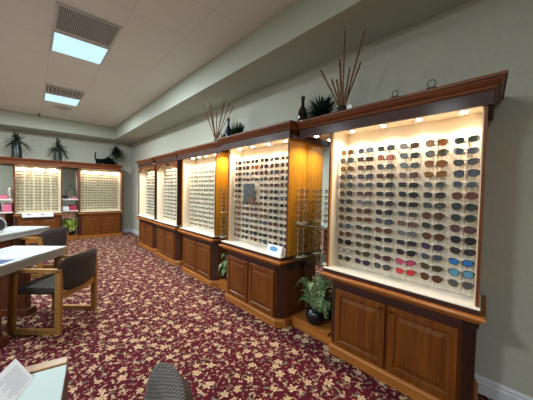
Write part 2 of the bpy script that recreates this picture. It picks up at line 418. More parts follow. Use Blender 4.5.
    for (x, y) in lights: downlight(r, x, y, 2.085, spot_e)
    # acrylic rods with pegs
    ys = rods
    for y in ys:
        mb = MB()
        for s_ in (-.012, .012): mb.box(bx - .006, bx, y + s_ - .002, y + s_ + .002, .84, 1.94)
        for z in rowz: mb.box(bx - .062, bx - .004, y - .006, y + .006, z + .003, z + .006)
        for z in rowz: mb.box(bx - .004, bx, y - .06, y + .06, z - .006, z + .002)
        mb.build('display_rod', M['rod'], r)
    return r, bx

ROWZ = [1.892 - .0768 * i for i in range(14)]
cabA, bxA = wall_cabinet('A', 2.02, .244, 1.459, .202, 1.803,
    [(2.21, 1.274), (2.21, .991), (2.21, .717), (2.21, .438)], [.413 + .1816 * i for i in range(6)], ROWZ,
    'nearest lit cherry display cabinet, its white board filled with sunglasses', 'lit eyewear cabinets along the right wall', 6, crown_back_far=False)
for ob in list(COL.objects):                     # the near end of the first cabinet splays slightly back towards the wall
    if ob.type == 'MESH' and ob.parent is not None:
        off = cabA.location
        for v in ob.data.vertices:
            X, Y = v.co.x + off.x, v.co.y + off.y
            if Y < .40 and X > 2.02: v.co.y += (X - 2.02) * .135 * min(1, (.40 - Y) / .06)
cabB, bxB = wall_cabinet('B', 1.93, 1.909, 3.111, 1.804, 3.216,
    [(2.13, 2.93), (2.13, 2.65), (2.13, 2.34), (2.13, 2.05)], [2.04 + .1806 * i for i in range(6)], ROWZ,
    'second lit cherry display cabinet from the camera, standing farthest forward with honey side panel', 'lit eyewear cabinets along the right wall', 6, xc=2.05, k0=1.915, k1=3.075)
cabC, bxC = wall_cabinet('C', 2.005, 3.42, 4.68, 3.216, 4.86,
    [(2.19, 4.45), (2.19, 4.20), (2.19, 3.95), (2.19, 3.68)], [3.60 + .18 * i for i in range(6)], ROWZ,
    'third lit cherry display cabinet, square topped, between the arched pair and the second', 'lit eyewear cabinets along the right wall', 6)
cabD, bxD = wall_cabinet('D', 2.03, 4.875, 6.11, 4.875, 6.12,
    [(2.2, 5.75), (2.2, 5.45), (2.2, 5.15)], [5.13 + .18 * i for i in range(5)], ROWZ,
    'arched display cabinet next to the square third cabinet, nearer of the arched pair', 'lit eyewear cabinets along the right wall', 5, arched=True, spot_e=16)
cabE, bxE = wall_cabinet('E', 2.055, 6.20, 7.50, 6.29, 7.534,
    [(2.2, 7.1), (2.2, 6.8), (2.2, 6.5)], [6.44 + .18 * i for i in range(5)], ROWZ,
    'arched display cabinet nearest the room corner, farthest of the arched pair', 'lit eyewear cabinets along the right wall', 5, arched=True, spot_e=16)

# niches between cabinets
def niche(y0, y1, xp, name_near, lights=True):
    wall = W - .003
    ym = (y0 + y1) / 2
    p = thing('low_plinth', (W - .2, ym, 0), f'low cherry plinth at the floor of the niche {name_near}', 'plinth', 'low plinths in the niches')
    wall = 2.344
    MB().box(xp + .012, wall, y0 + .001, y1 - .001, 0, .10).build('plinth_body', M['cab_y'], p)
    MB().box(xp, wall, y0 + .001, y1 - .001, .10, .115, bev=.003).build('plinth_top', M['cab_y'], p)
    m = thing('wall_mirror', (2.35, ym, .117), f'tall frameless mirror backing the niche {name_near}', 'mirror', 'mirrors backing the niches')
    MB().box(2.345, 2.350, y0 + .002, y1 - .002, .117, 2.094).build('mirror_glass', M['mirror'], m)
    MB().box(2.350, 2.365, y0 + .002, y1 - .002, .005, 2.094).build('backing_panel', M['dark_z'], m)
niche(1.441, 1.912, 2.15, 'between the first and second cabinets')
niche(3.093, 3.439, 2.12, 'between the second and third cabinets')
dlA = downlight(cabA, 2.23, 1.70, 2.10, 24)
dlC = downlight(cabC, 2.21, 3.32, 2.10, 24)

# ------------------------------------------------------------------ far wall bank
def far_cabinet(x0, x1, label, lights, cols):
    yo = 9.19
    r = thing('display_cabinet', ((x0 + x1) / 2, YF - .25, 0), label, 'display cabinet', 'lit display cabinets on the far wall')
    wl = YF - .003; b0, b1 = x0 + .03, x1 - .03; yf = yo + .06; xm = (x0 + x1) / 2
    MB().box(b0, b1, yf, wl, .06, .70).build('cabinet_body', M['cab_v'], r)
    for a in (b0 - .002, b1 - .053): MB().box(a, a + .055, yf - .012, yf, .09, .70).build('corner_post', M['dark_z'], r)
    MB().box(b0 - .015, b1 + .015, yf - .02, wl, 0, .09).build('plinth', M['cab_x'], r)
    MB().sweep([(x1 - .06, wl), (x1 - .06, yo + .06), (x0 + .06, yo + .06), (x0 + .06, wl)][::-1], [(-o, z) for o, z in TOP][::-1]).box(x0 + .05, x1 - .05, yo + .05, wl, .715, .752).build('countertop', M['cab_x'], r)
    door_panel(r, b0 + .065, xm - .01, .105, .66, yf, 'x'); door_panel(r, xm + .01, b1 - .065, .105, .66, yf, 'x')
    MB().box(b0, b1, yo + .05, YF - .1, .753, .785).build('case_base', M['dark'], r)
    MB().box(b0, b1, yo + .045, YF - .1, .785, .797).build('display_ledge', M['white_lam'], r)
    for a in (b0 - .005, b1 - .02):
        MB().box(a, a + .025, yo + .05, wl, .797, 2.08).build('side_panel', M['crown_y'], r)
    MB().box(b0 + .02, b1 - .02, yo + .20, yo + .22, .80, 2.0).build('display_board', M['board_far'], r)
    MB().box(b0 + .02, b1 - .02, yo + .30, yo + .32, .797, 2.08).build('case_back', M['board'], r)
    MB().box(b0, b1, yo + .075, yo + .32, 2.085, 2.10).build('case_ceiling', M['board'], r)
    for x in lights: downlight(r, x, yo + .13, 2.085, 15, far=True)
    for x in cols:
        mb = MB()
        for s_ in (-.012, .012): mb.box(x + s_ - .002, x + s_ + .002, yo + .194, yo + .20, .84, 1.99)
        for z in ROWZ: mb.box(x - .006, x + .006, yo + .14, yo + .198, z + .003, z + .006).box(x - .078, x + .078, yo + .194, yo + .20, z - .008, z + .004)
        mb.build('display_rod', M['rod_tan'], r)
    return r
colsF1 = [-.22 + .175 * i for i in range(5)]; colsF2 = [1.16 + .1585 * i for i in range(6)]
farA = far_cabinet(-.36, .66, 'left lit cabinet on the far wall, behind the desks, with a white tray', [-.2, .13, .45], colsF1)
farB = far_cabinet(1.00, 2.17, 'right lit cabinet on the far wall, next to the room corner', [1.2, 1.45, 1.72, 1.98], colsF2)
cr = thing('crown_canopy', (0, YF - .25, 2.07), 'long dark cherry crown running over the whole far wall bank', 'crown moulding')
MB().sweep([(XL + .3, 9.25), (2.10, 9.25), (2.10, YF - .003)], [(-o, z) for o, z in FASC][::-1]).build('fascia', M['crown_x'], cr)
MB().sweep([(XL + .3, 9.25), (2.10, 9.25), (2.10, YF - .003)], [(-o, z) for o, z in CROWN][::-1]).build('crown_moulding', M['crown_x'], cr)
MB().box(XL + .3, 2.09, 9.26, YF - .003, 2.10, 2.125).build('roof_panel', M['board'], cr)
downlight(cr, .83, 9.42, 2.10, 12, far=True); downlight(cr, -.62, 9.42, 2.10, 12, far=True)

# far niches: mirror, shelves
for (a, b, nm) in ((.64, 1.02, 'between the two far cabinets'), (-1.5, -.35, 'left of the far cabinets')):
    m = thing('wall_mirror', ((a + b) / 2, YF - .01, .2), f'tall mirror on the far wall {nm}', 'mirror', 'mirrors on the far wall')
    MB().box(a + .02, b - .02, YF - .012, YF - .003, .12, 2.06).build('mirror_glass', M['mirror'], m)
    p = thing('low_plinth', ((a + b) / 2, YF - .2, 0), f'low cherry plinth on the far wall {nm}', 'plinth', 'far wall plinths')
    MB().box(a + .02, b - .02, 9.27, YF - .003, 0, .10).build('plinth_body', M['cab_x'], p)
    MB().box(a + .02, b - .02, 9.26, YF - .003, .10, .115).build('plinth_top', M['cab_x'], p)
    for z, w in ((1.13, 'upper'), (.80, 'lower')):
        s = MB().box(a + .001, b - .001, 9.34, YF - .013, z, z + .03, bev=.003).build('wall_shelf', M['white_lam'], origin=((a + b) / 2, 9.5, z))
        tag(s, f'{w} white shelf across the mirror {nm}', 'shelf', 'white shelves on the far mirrors')

# ------------------------------------------------------------------ eyewear
def outline(kind, w, h, n=18):
    pts = []
    for k in range(n):
        a = 2 * PI * k / n; c, s = math.cos(a), math.sin(a)
        e = {'rect': .55, 'wayfarer': .7, 'round': 1., 'aviator': .85}[kind]
        x = math.copysign(abs(c) ** e, c) * w / 2; z = math.copysign(abs(s) ** e, s) * h / 2
        if kind == 'aviator': x *= 1 + .12 * s; z *= 1.05
        if kind == 'wayfarer': x *= 1 + .10 * s; z += .003 * (x / (w / 2)) * (1 if s > 0 else 0)
        pts.append((x, z))
    return pts
LW = {'rect': (.058, .034), 'wayfarer': (.055, .040), 'round': (.050, .044), 'aviator': (.057, .046)}
def lens_ring(mb, kind, side, grow0, grow1, mi=0, y=0., d=.0035):
    w, h = LW[kind]; cx = side * (.004 + .012 + w / 2 - .004)
    def P(g, yy): return [(cx + side * x, yy + .05 * 0 + (abs(cx + side * x) / .07) ** 2 * .010, z) for x, z in outline(kind, w + g * 2, h + g * 2)]
    a, b, c, e = P(grow0, y), P(grow1, y), P(grow0, y + d), P(grow1, y + d); n = len(a)
    fs = []
    for k in range(n):
        j = (k + 1) % n
        fs += [(k, j, n + j, n + k), (2 * n + k, 3 * n + k, 3 * n + j, 2 * n + j), (n + k, n + j, 3 * n + j, 3 * n + k), (k, 2 * n + k, 2 * n + j, j)]
    mb.add(a + b + c + e, fs, mi)
def lens_disc(mb, kind, side, mi=0, y=.0012, d=.0012, g=.0005):
    w, h = LW[kind]; cx = side * (.012 + w / 2)
    P = lambda yy: [(cx + side * x, yy + (abs(cx + side * x) / .07) ** 2 * .010, z) for x, z in outline(kind, w + 2 * g, h + 2 * g)]
    a, b = P(y), P(y + d); n = len(a)
    mb.add(a + b, [tuple(range(n)), tuple(reversed(range(n, 2 * n)))] + [(k, (k + 1) % n, n + (k + 1) % n, n + k) for k in range(n)], mi)
def frame_geo(mb, kind, t=.0025, mi=0):
    w, h = LW[kind]
    for s in (-1, 1):
        lens_ring(mb, kind, s, -.0005, t, mi)
        xo = .012 + w + t
        mb.box(min(s * (xo - .006), s * (xo + .004)), max(s * (xo - .006), s * (xo + .004)), .008, .014, h * .18, h * .18 + .007, mi)
    mb.tube([(-.013, .001, h * .2), (-.005, -.001, h * .28), (.005, -.001, h * .28), (.013, .001, h * .2)], t * .9, 6, mi)
def temple_geo(mb, kind, s, mi=0):
    w, h = LW[kind]; xo = .012 + w + .003
    mb.bar((s * xo, .013, h * .18 + .003), (s * (xo - .004), .050, h * .18 - .002), .003, .006, mi)
    mb.bar((s * (xo - .004), .050, h * .18 - .002), (s * (xo - .008), .058, h * .18 - .022), .003, .005, mi)
LENS = {
 'amber': (.34, .13, .02), 'brown': (.16, .065, .03), 'grey': (.13, .13, .13), 'light grey': (.22, .23, .25), 'blue-grey': (.10, .12, .17),
 'dark grey': (.045, .045, .048), 'black': (.015, .015, .018), 'olive': (.11, .10, .05), 'green-grey': (.08, .10, .085), 'dark green': (.035, .055, .04),
 'orange-red': (.62, .10, .03), 'pink-brown': (.25, .12, .09), 'purple-brown': (.14, .07, .08), 'purple': (.09, .05, .13), 'blue mirrored': (.03, .18, .50),
 'light blue': (.12, .32, .48), 'pink': (.60, .07, .16), 'bright red': (.75, .05, .05), 'clear': (.45, .42, .36), 'brown-red': (.20, .05, .03)}
LM = {k: plain('lens_' + k.replace(' ', '_').replace('-', '_'), tuple(c * (.55 if max(v) < .3 else .85) for c in v), .22, 0, .5) for k, v in LENS.items()}
FR = {'tortoise': plain('frame_tortoise', (.10, .035, .012), .25), 'black': plain('frame_black', (.012, .012, .014), .25), 'metal': plain('frame_metal', (.30, .27, .22), .3, 1.),
      'burgundy': plain('frame_burgundy', (.12, .01, .02), .25), 'bronze': plain('frame_bronze', (.16, .09, .05), .35, .8), 'grey': plain('frame_grey', (.12, .12, .12), .3)}
KINDS = ['rect', 'wayfarer', 'round', 'aviator']
SUNM = {}
for kd in KINDS:
    f = MB(); frame_geo(f, kd); lm = []
    for s in (-1, 1): l = MB(); lens_disc(l, kd, s); lm.append(l.mesh('lens', M['black']))
    tm = []
    for s in (-1, 1): l = MB(); temple_geo(l, kd, s); tm.append(l.mesh('temple', M['black']))
    SUNM[kd] = (f.mesh('frame_front', M['black']), lm, tm)
def child(name, me, parent, mat):
    o = bpy.data.objects.new(name, me); COL.objects.link(o); o.parent = parent
    o.material_slots[0].link = 'OBJECT'; o.material_slots[0].material = mat; return o
def sunglasses(loc, rz, kd, lens, fr, label, group, tilt=0., lens2=None, with_temples=True):
    r = thing('sunglasses', loc, label, 'sunglasses', group, rz); r.rotation_euler = (random.uniform(-.05, .02), tilt, rz)
    fm, lm, tm = SUNM[kd]
    child('frame_front', fm, r, fr)
    for k, l in enumerate(lm): child('lens', l, r, LM[lens2 if (k and lens2) else lens])
    for t in tm: child('temple', t, r, fr)
    return r
# colours of the nearest board as in the photograph, rows top to bottom, columns left to right
GA = """amber/blue-grey/green-grey/brown/amber/dark green
light grey/brown/orange-red/grey/olive/blue-grey
amber/pink-brown/grey/light grey/amber/grey
blue-grey/grey/brown/pink-brown/amber/blue-grey
grey/blue-grey/dark grey/dark grey/grey/blue-grey
dark grey/purple-brown/dark grey/black/dark grey/brown-red
dark grey/light grey/dark grey/black/green-grey/dark green
dark grey/brown/black/green-grey/brown/dark green
brown/brown-red/blue-grey/pink-brown/dark grey/purple-brown
blue-grey/green-grey/brown-red/light grey/brown/black
brown/olive/black/dark grey/purple/dark grey
black/olive/green-grey/dark grey/blue-grey/blue mirrored
clear/olive/purple-brown/pink/olive/light blue
dark green/purple/grey/bright red/brown/grey""".split('\n')
GA = [r.split('/') for r in GA]
FORFR = {'amber': 'tortoise', 'brown': 'tortoise', 'olive': 'tortoise', 'brown-red': 'tortoise', 'purple-brown': 'burgundy', 'black': 'black', 'dark grey': 'black', 'blue mirrored': 'black',
         'orange-red': 'tortoise', 'pink': 'burgundy', 'bright red': 'burgundy', 'clear': 'black', 'purple': 'black', 'pink-brown': 'tortoise', 'light blue': 'black'}
rnd = random.Random(3)
colk = [['aviator', 'round', 'round'], ['wayfarer', 'rect'], ['rect', 'wayfarer'], ['rect', 'wayfarer'], ['aviator', 'wayfarer'], ['aviator', 'wayfarer']]
for i, z in enumerate(ROWZ):
    for j in range(6):
        lens = GA[i][j]; y = .413 + .1816 * (5 - j)
        sunglasses((bxA - .062, y + rnd.uniform(-.004, .004), z - .008), -PI / 2, rnd.choice(colk[j]), lens, FR[FORFR.get(lens, rnd.choice(['black', 'metal', 'grey']))],
            f'{lens}-lensed sunglasses, {ORD[i]} row down, {ORD[j]} column, nearest cabinet', 'sunglasses on the nearest board', rnd.uniform(-.05, .05))
poolB = ['dark grey', 'black', 'brown', 'grey', 'brown-red', 'blue-grey', 'purple-brown', 'dark grey', 'pink-brown', 'olive', 'black', 'brown']
for i, z in enumerate(ROWZ):
    for j in range(6):
        lens = rnd.choice(poolB)
        if (i, j) == (0, 1): lens = 'olive'
        if (i, j) == (1, 2): lens = 'orange-red'
        if j == 0 and i > 5: lens = 'pink-brown'
        if j in (1, 2) and 3 < i < 7: continue            # covered by the grey placard
        y = 2.04 + .1806 * (5 - j)
        sunglasses((bxB - .062, y + rnd.uniform(-.004, .004), z - .008), -PI / 2, rnd.choice(KINDS), lens, FR[FORFR.get(lens, rnd.choice(['black', 'burgundy', 'grey']))],
            f'{lens}-lensed sunglasses, {ORD[i]} row down, {ORD[j]} column, second cabinet', 'sunglasses on the second board', rnd.uniform(-.05, .05))

OPT = {}
for kd in KINDS:
    for fk, fm in FR.items():
        g = MB(); frame_geo(g, kd, .0022); temple_geo(g, kd, -1); temple_geo(g, kd, 1)
        for s in (-1, 1): lens_disc(g, kd, s, 1)
        OPT[kd, fk] = g.mesh('eyeglasses', [fm, M['lens_clear']])
n_opt = 0
def eyeglasses(loc, rz, label, group, kd=None, fk=None, rx=0):
    global n_opt
    n_opt += 1
    kd = kd or rnd.choice(KINDS); fk = fk or rnd.choice(['metal', 'bronze', 'black', 'tortoise', 'grey', 'metal', 'bronze'])
    o = bpy.data.objects.new('eyeglasses', OPT[kd, fk]); COL.objects.link(o); o.location = loc; o.rotation_euler = (rx, rnd.uniform(-.04, .04), rz)
    return tag(o, label, 'eyeglasses', group)
FK = ['metal', 'bronze', 'black', 'tortoise', 'grey', 'metal', 'bronze']
for bx, ys, nm in ((bxC, [3.60 + .18 * i for i in range(6)], 'third cabinet'), (bxD, [5.13 + .18 * i for i in range(5)], 'nearer arched cabinet'), (bxE, [6.44 + .18 * i for i in range(5)], 'farther arched cabinet')):
    for i, z in enumerate(ROWZ):
        for j, y in enumerate(reversed(ys)):
            fk = rnd.choice(FK)
            eyeglasses((bx - .062, y, z - .008), -PI / 2, f'{fk} framed eyeglasses, {ORD[i]} row down, {ORD[j]} column, {nm}', f'eyeglasses on the {nm}', fk=fk)

# niche stands with eyewear in front of the honey side panels
def niche_rack(y, x, z0, n, dz, face, nm):
    """one column of eyewear on a slim stand; face -1 looks towards the camera side (-y), +1 away"""
    st = thing('eyewear_stand', (x, y, z0 - .05), f'slim acrylic eyewear stand on the {nm}', 'eyewear stand', 'acrylic eyewear stands in the niches')
    yb = y - face * .035; m = MB()
    for s_ in (-.045, .045): m.tube([(x + s_, yb, z0 - .045), (x + s_, yb, z0 + dz * (n - 1) + .03)], .003, 6)
    for k in range(n):
        zk = z0 + dz * k + .004
        m.tube([(x - .055, yb, zk), (x + .055, yb, zk)], .0025, 6); m.tube([(x, yb, zk), (x, y + face * .004, zk + .002)], .0022, 6)
    m.build('rack', M['rod'], st, True)
    MB().box(x - .065, x + .065, min(yb, y) - .012, max(yb, y) + .012, z0 - .050, z0 - .044).build('stand_base', M['rod'], st)
    for i in range(n):
        fk = ['tortoise', 'burgundy', 'metal', 'bronze'][i % 4]
        eyeglasses((x, y + face * .010, z0 + dz * i), 0 if face < 0 else PI, f'{fk} framed eyeglasses, {ORD[n - 1 - i]} row down, {nm}', f'eyeglasses on the {nm}', fk=fk)
for (ya, yb, xr, nm, w) in ((1.443, 1.911, 2.215, 'between the first and second cabinets', 'nearest'), (3.095, 3.437, 2.20, 'between the second and third cabinets', 'second')):
    g = MB().box(2.13, 2.342, ya + .002, yb - .002, 1.150, 1.160).build('glass_shelf', M['glass'], origin=(2.24, (ya + yb) / 2, 1.15))
    tag(g, f'glass shelf halfway up the niche {nm}', 'shelf', 'glass shelves in the niches')
    g = MB().box(2.10, 2.342, ya + .002, yb - .002, .775, .785).build('glass_shelf', M['glass'], origin=(2.24, (ya + yb) / 2, .775))
    tag(g, f'glass shelf at counter height in the niche {nm}', 'shelf', 'glass shelves in the niches')
    for zz, n, lv in ((1.212, 6, 'upper shelf'), (.836, 5, 'lower shelf')):
        niche_rack(yb - .075, xr, zz, n, .060, -1, f'{lv} of the {w} niche, by the far panel')
        niche_rack(ya + .075, xr, zz, n, .060, 1, f'{lv} of the {w} niche, by the near panel')

# far wall eyewear: nearest ones one by one, the rest as one
rest = MB()
yo = 9.19
def add_rest(x, z):
    kd = rnd.choice(KINDS); g = MB(); frame_geo(g, kd, .0022); temple_geo(g, kd, -1); temple_geo(g, kd, 1)
    for s in (-1, 1): lens_disc(g, kd, s, 3)
    k = rnd.choice([0, 1, 2]); o = len(rest.v); rest.v += [(x + v[0], yo + .138 + v[1], z - .008 + v[2]) for v in g.v]
    rest.f += [tuple(i + o for i in f) for f in g.f]; rest.mi += [3 if q == 3 else k for q in g.mi]
for i, z in enumerate(ROWZ):
    for j, x in enumerate(colsF2):
        if n_opt < 299:
            fk = rnd.choice(FK)
            eyeglasses((x, yo + .138, z - .008), 0, f'{fk} framed eyeglasses, {ORD[i]} row down, {ORD[j]} column, right far cabinet', 'eyeglasses on the right far cabinet', fk=fk)
        else: add_rest(x, z)
for i, z in enumerate(ROWZ):
    for j, x in enumerate(colsF1): add_rest(x, z)
tag(rest.build('eyeglasses_array', [FR['metal'], FR['bronze'], FR['grey'], M['lens_clear']], origin=(.1, yo + .14, .9)), 'remaining rows of small eyeglasses on the far wall boards', 'eyeglasses', kind='stuff')

# placard on board B, card on counter B
pl = thing('placard', (bxB - .05, 2.77, 1.36), 'small dark grey placard hung among the sunglasses of the second cabinet', 'placard')
MB().box(bxB - .064, bxB - .058, 2.575, 2.80, 1.35, 1.60).build('placard_board', M['slate'], pl)
MB().box(bxB - .066, bxB - .064, 2.585, 2.70, 1.36, 1.42).build('picture_strip', plain('print_brown', (.16, .07, .03), .5), pl)
MB().box(bxB - .060, bxB - .001, 2.67, 2.69, 1.55, 1.56).build('hook', M['rod'], pl)
cd = thing('counter_card', (1.985, 2.08, .797), 'white tented card with a blue oval on the second cabinet ledge', 'sign')
MB().add([(1.975, 1.95, .797), (1.975, 2.18, .797), (2.015, 2.18, .905), (2.015, 1.95, .905), (2.06, 1.95, .797), (2.06, 2.18, .797), (2.02, 2.18, .905), (2.02, 1.95, .905)],
    [(0, 1, 2, 3), (4, 7, 6, 5), (3, 2, 6, 7), (0, 3, 7, 4), (1, 5, 6, 2), (0, 4, 5, 1)]).build('card', M['paper'], cd)
bo = MB(); n = 20
pts = []
for k in range(n):
    a = 2 * PI * k / n; yy = 2.075 + .062 * math.cos(a); zz = .864 + .025 * math.sin(a); xx = 1.975 + (zz - .797) * .04 / .108 - .0015
    pts.append((xx, yy, zz))
bo.add(pts, [tuple(range(n))]); bo.add([(p[0] + .001, p[1], p[2]) for p in pts], [tuple(range(n))])
bo.build('printed_oval', plain('oval_blue', (.08, .30, .60), .5), cd)

# ------------------------------------------------------------------ ceiling fittings
def ceil_light(x0, y0, label, energy=112, w=.60, d=.62):
    r = thing('ceiling_light', (x0 + w / 2, y0 + d / 2, ZC), label, 'ceiling light', 'recessed fluorescent panels')
    z = ZC - .001
    MB().box(x0, x0 + w, y0, y0 + .02, z - .012, z).box(x0, x0 + w, y0 + d - .02, y0 + d, z - .012, z).box(x0, x0 + .02, y0 + .02, y0 + d - .02, z - .012, z).box(x0 + w - .02, x0 + w, y0 + .02, y0 + d - .02, z - .012, z).build('light_frame', M['metal_white'], r)
    MB().box(x0 + .02, x0 + w - .02, y0 + .02, y0 + d - .02, z - .008, z - .002).build('diffuser', M['diff'], r)
    for dx in (-.13, .13):
        MB().tube([(x0 + w / 2 + dx, y0 + .05, z + .012), (x0 + w / 2 + dx, y0 + d - .05, z + .012)], .012, 8).build('fluorescent_tube', M['metal_white'], r)
        l = bpy.data.lights.new('tube_light', 'AREA'); l.shape = 'RECTANGLE'; l.size = .10; l.size_y = d - .10; l.energy = energy / 2; l.color = (.84, .97, 1.0)
        o = bpy.data.objects.new('tube_light', l); COL.objects.link(o); o.location = (x0 + w / 2 + dx, y0 + d / 2, z - .012)
ceil_light(.195, 4.09, 'bright cool panel light beside the large ceiling grille, nearer the camera')
ceil_light(.195, 6.86, 'bright cool panel light beside the louvred vent, nearer the far wall')
for x, y in ((-2.9, 1.34), (-2.9, 4.09), (-2.9, 6.86), (-2.9, -1.4)):
    ceil_light(x, y, 'cool panel light in the ceiling outside the picture')
def ceil_vent(x0, y0, d, label, n, mat):
    w = .60; z = ZC - .001
    r = thing('ceiling_vent', (x0 + w / 2, y0 + d / 2, ZC), label, 'ceiling vent')
    MB().box(x0, x0 + w, y0, y0 + .025, z - .015, z).box(x0, x0 + w, y0 + d - .025, y0 + d, z - .015, z).box(x0, x0 + .025, y0 + .025, y0 + d - .025, z - .015, z).box(x0 + w - .025, x0 + w, y0 + .025, y0 + d - .025, z - .015, z).build('vent_frame', M['metal_white'], r)
    MB().box(x0 + .025, x0 + w - .025, y0 + .025, y0 + d - .025, z - .003, z).build('duct_opening', M['duct'], r)
    return r, z
r, z = ceil_vent(.195, 3.45, .59, 'large square grille of fine slats beside the nearer panel light', 22, None)
for k in range(32):
    x = .195 + .035 + k * (.53 / 31); MB().bar((x, 3.475, z - .008), (x, 4.015, z - .008), .007, .009).build('slat', M['grille'], r)
r, z = ceil_vent(.195, 6.25, .56, 'louvred ceiling vent beside the farther panel light', 4, None)
for k in range(4):
    o = .05 + k * .055
    mb = MB(); 
    for s_ in (0,):
        mb.box(.195 + o, .795 - o, 6.25 + o, 6.25 + o + .018, z - .014, z - .010).box(.195 + o, .795 - o, 6.81 - o - .018, 6.81 - o, z - .014, z - .010)
        mb.box(.195 + o, .195 + o + .018, 6.25 + o + .018, 6.81 - o - .018, z - .014, z - .010).box(.795 - o - .018, .795 - o, 6.25 + o + .018, 6.81 - o - .018, z - .014, z - .010)
    mb.build('louvre', M['metal_white'], r)
sp = thing('ceiling_speaker', (.56, 7.88, ZC), 'round white ceiling disc just beyond the farther panel light', 'ceiling disc')
MB().lathe((.56, 7.88, ZC), [(.17, -.001), (.17, -.010), (.15, -.020), (.13, -.022), (.0001, -.022)], 32).build('speaker_cover', M['desk_white'], sp, True)
sk = thing('sprinkler_head', (.155, 9.0, ZC), 'tiny dark sprinkler head on the ceiling near the far soffit', 'sprinkler')
MB().lathe((.155, 9.0, ZC), [(.035, -.001), (.035, -.006), (.012, -.010), (.012, -.05), (.03, -.055), (.03, -.06), (.0001, -.06)], 16).build('sprinkler_body', M['matte_black'], sk, True)
sk2 = thing('ceiling_sprinkler', (2.22, 5.7, ZS), 'small white sprinkler disc under the right soffit', 'sprinkler')
MB().lathe((2.22, 5.7, ZS), [(.04, -.001), (.04, -.008), (.012, -.012), (.012, -.03), (.0001, -.03)], 16).build('sprinkler_body', M['metal_white'], sk2, True)

# ------------------------------------------------------------------ plants
def frond(mb, base, az, L, rise, droop, leafw, rr, npair=11, mi=0, fill=1.7):
    """arching frond with paired leaflets"""
    d = Vector((math.cos(az), math.sin(az), 0)); side = Vector((-d.y, d.x, 0)); pts = []
    for i in range(npair + 1):
        t = i / npair; pts.append(Vector(base) + d * (L * (t * .9)) + Vector((0, 0, rise * math.sin(t * PI * .62) - droop * t * t)))
    mb.tube(pts, [.0022 * (1 - .7 * i / npair) for i in range(npair + 1)], 4, mi, False)
    for i in range(1, npair + 1):
        t = i / npair; p = pts[i]; tn = (pts[i] - pts[i - 1]).normalized(); up = side.cross(tn).normalized()
        ll = leafw * (math.sin(PI * min(1, t * .85 + .12)) ** .7)
        for s in (-1, 1):
            q = p + side * s * ll + tn * ll * .55 + up * rr.uniform(-.25, .1) * ll
            w = L / npair * fill * .5
            mb.add([p - tn * w * .6, p + (q - p) * .5 - tn * w, q, p + (q - p) * .55 + tn * w + up * .002], [(0, 1, 2, 3)], mi)
def potted_fern(loc, R, n, L, label, mat, seed, pot_mat='black', zr=.12, leafw=.045, wall_x=None, az_range=None, group=None, name='potted_fern', half=.2):
    rr = random.Random(seed)
    r = thing(name, loc, label, 'potted plant', group); x, y, z = loc
    MB().lathe(loc, [(R * .55, 0), (R * .85, R * .25), (R, R * .75), (R * .95, R * 1.2), (R * .7, R * 1.5), (R * .62, R * 1.55), (R * .5, R * 1.5), (R * .5, R * 1.35), (.0001, R * 1.35)], 28).build('pot', M[pot_mat], r, True)
    mb = MB()
    for k in range(n):
        az = rr.uniform(*(az_range or (0, 2 * PI))); l = L * rr.uniform(.65, 1.05)
        if wall_x is not None and math.cos(az) > 0: l *= 1 - .78 * math.cos(az)
        l = min(l, (half - .3 * R * abs(math.sin(az))) / max(.05, abs(math.sin(az) if wall_x is not None else math.cos(az))) * .95)
        frond(mb, (x + .3 * R * math.cos(az), y + .3 * R * math.sin(az), z + R * 1.36), az, l, zr * rr.uniform(.6, 1.6), zr * rr.uniform(.1, .9), leafw * rr.uniform(.7, 1.1), rr)
    mb.build('fronds', M[mat], r); return r
potted_fern((2.232, 1.655, .115), .102, 34, .29, 'green fern in a round black pot in the nearest niche', 'leaf_fern', 4, zr=.26, leafw=.050, wall_x=W, half=.225)
potted_fern((2.24, 3.27, .115), .078, 40, .19, 'small green fern in a black pot between second and third cabinets', 'leaf_fern', 9, zr=.24, leafw=.038, wall_x=W, half=.165)
potted_fern((.83, 9.40, .115), .12, 46, .24, 'yellow-green fern in a black pot on the far wall plinth', 'leaf_yellow', 12, zr=.20, leafw=.05, half=.18)

def spiky(mb, base, n, L, w, rr, mi=0, el=(.3, 1.4), droop=.3):
    for k in range(n):
        az = rr.uniform(0, 2 * PI); e = rr.uniform(*el); l = L * rr.uniform(.6, 1)
        d = Vector((math.cos(az) * math.cos(e), math.sin(az) * math.cos(e), math.sin(e))); side = Vector((-math.sin(az), math.cos(az), 0)); p0 = Vector(base); pts = []
        for i in range(6):
            t = i / 5; pts.append(p0 + d * l * t - Vector((0, 0, droop * l * t * t * math.cos(e))))
        vs = []
        for i, p in enumerate(pts):
            t = i / 5; ww = w * math.sin(PI * (.12 + .86 * t)); vs += [p - side * ww, p + Vector((0, 0, ww * .3)), p + side * ww]
        fs = []
        for i in range(5):
            for a in (0, 1): fs.append((i * 3 + a, i * 3 + a + 1, i * 3 + a + 4, i * 3 + a + 3))
        mb.add(vs, fs, mi)
RT = 2.126   # roof of the cabinets
def reed_vase(loc, reeds, label, vase_mat, R=.055, H=.16):
    r = thing('reed_arrangement', loc, label, 'dried reeds', 'reed arrangements on the crowns')
    MB().lathe(loc, [(R * .6, 0), (R, H * .35), (R * .9, H * .75), (R * .55, H), (R * .5, H), (R * .5, H * .9), (.0001, H * .88)], 20).build('vase', M[vase_mat], r, True)
    for (tx, ty, tz, rad) in reeds:
        b = Vector((loc[0], loc[1], loc[2] + H * .88)); t = Vector((tx, ty, tz)); n = 7
        b = b + Vector(((tx - loc[0]) * .06, (ty - loc[1]) * .06, 0))
        pts = [b.lerp(t, i / (n - 1)) for i in range(n)]
        MB().tube(pts, [rad * .78 * (1 + (.25 if i % 2 else 0)) for i in range(n)], 7).build('reed', M['reed'], r, True)
    return r
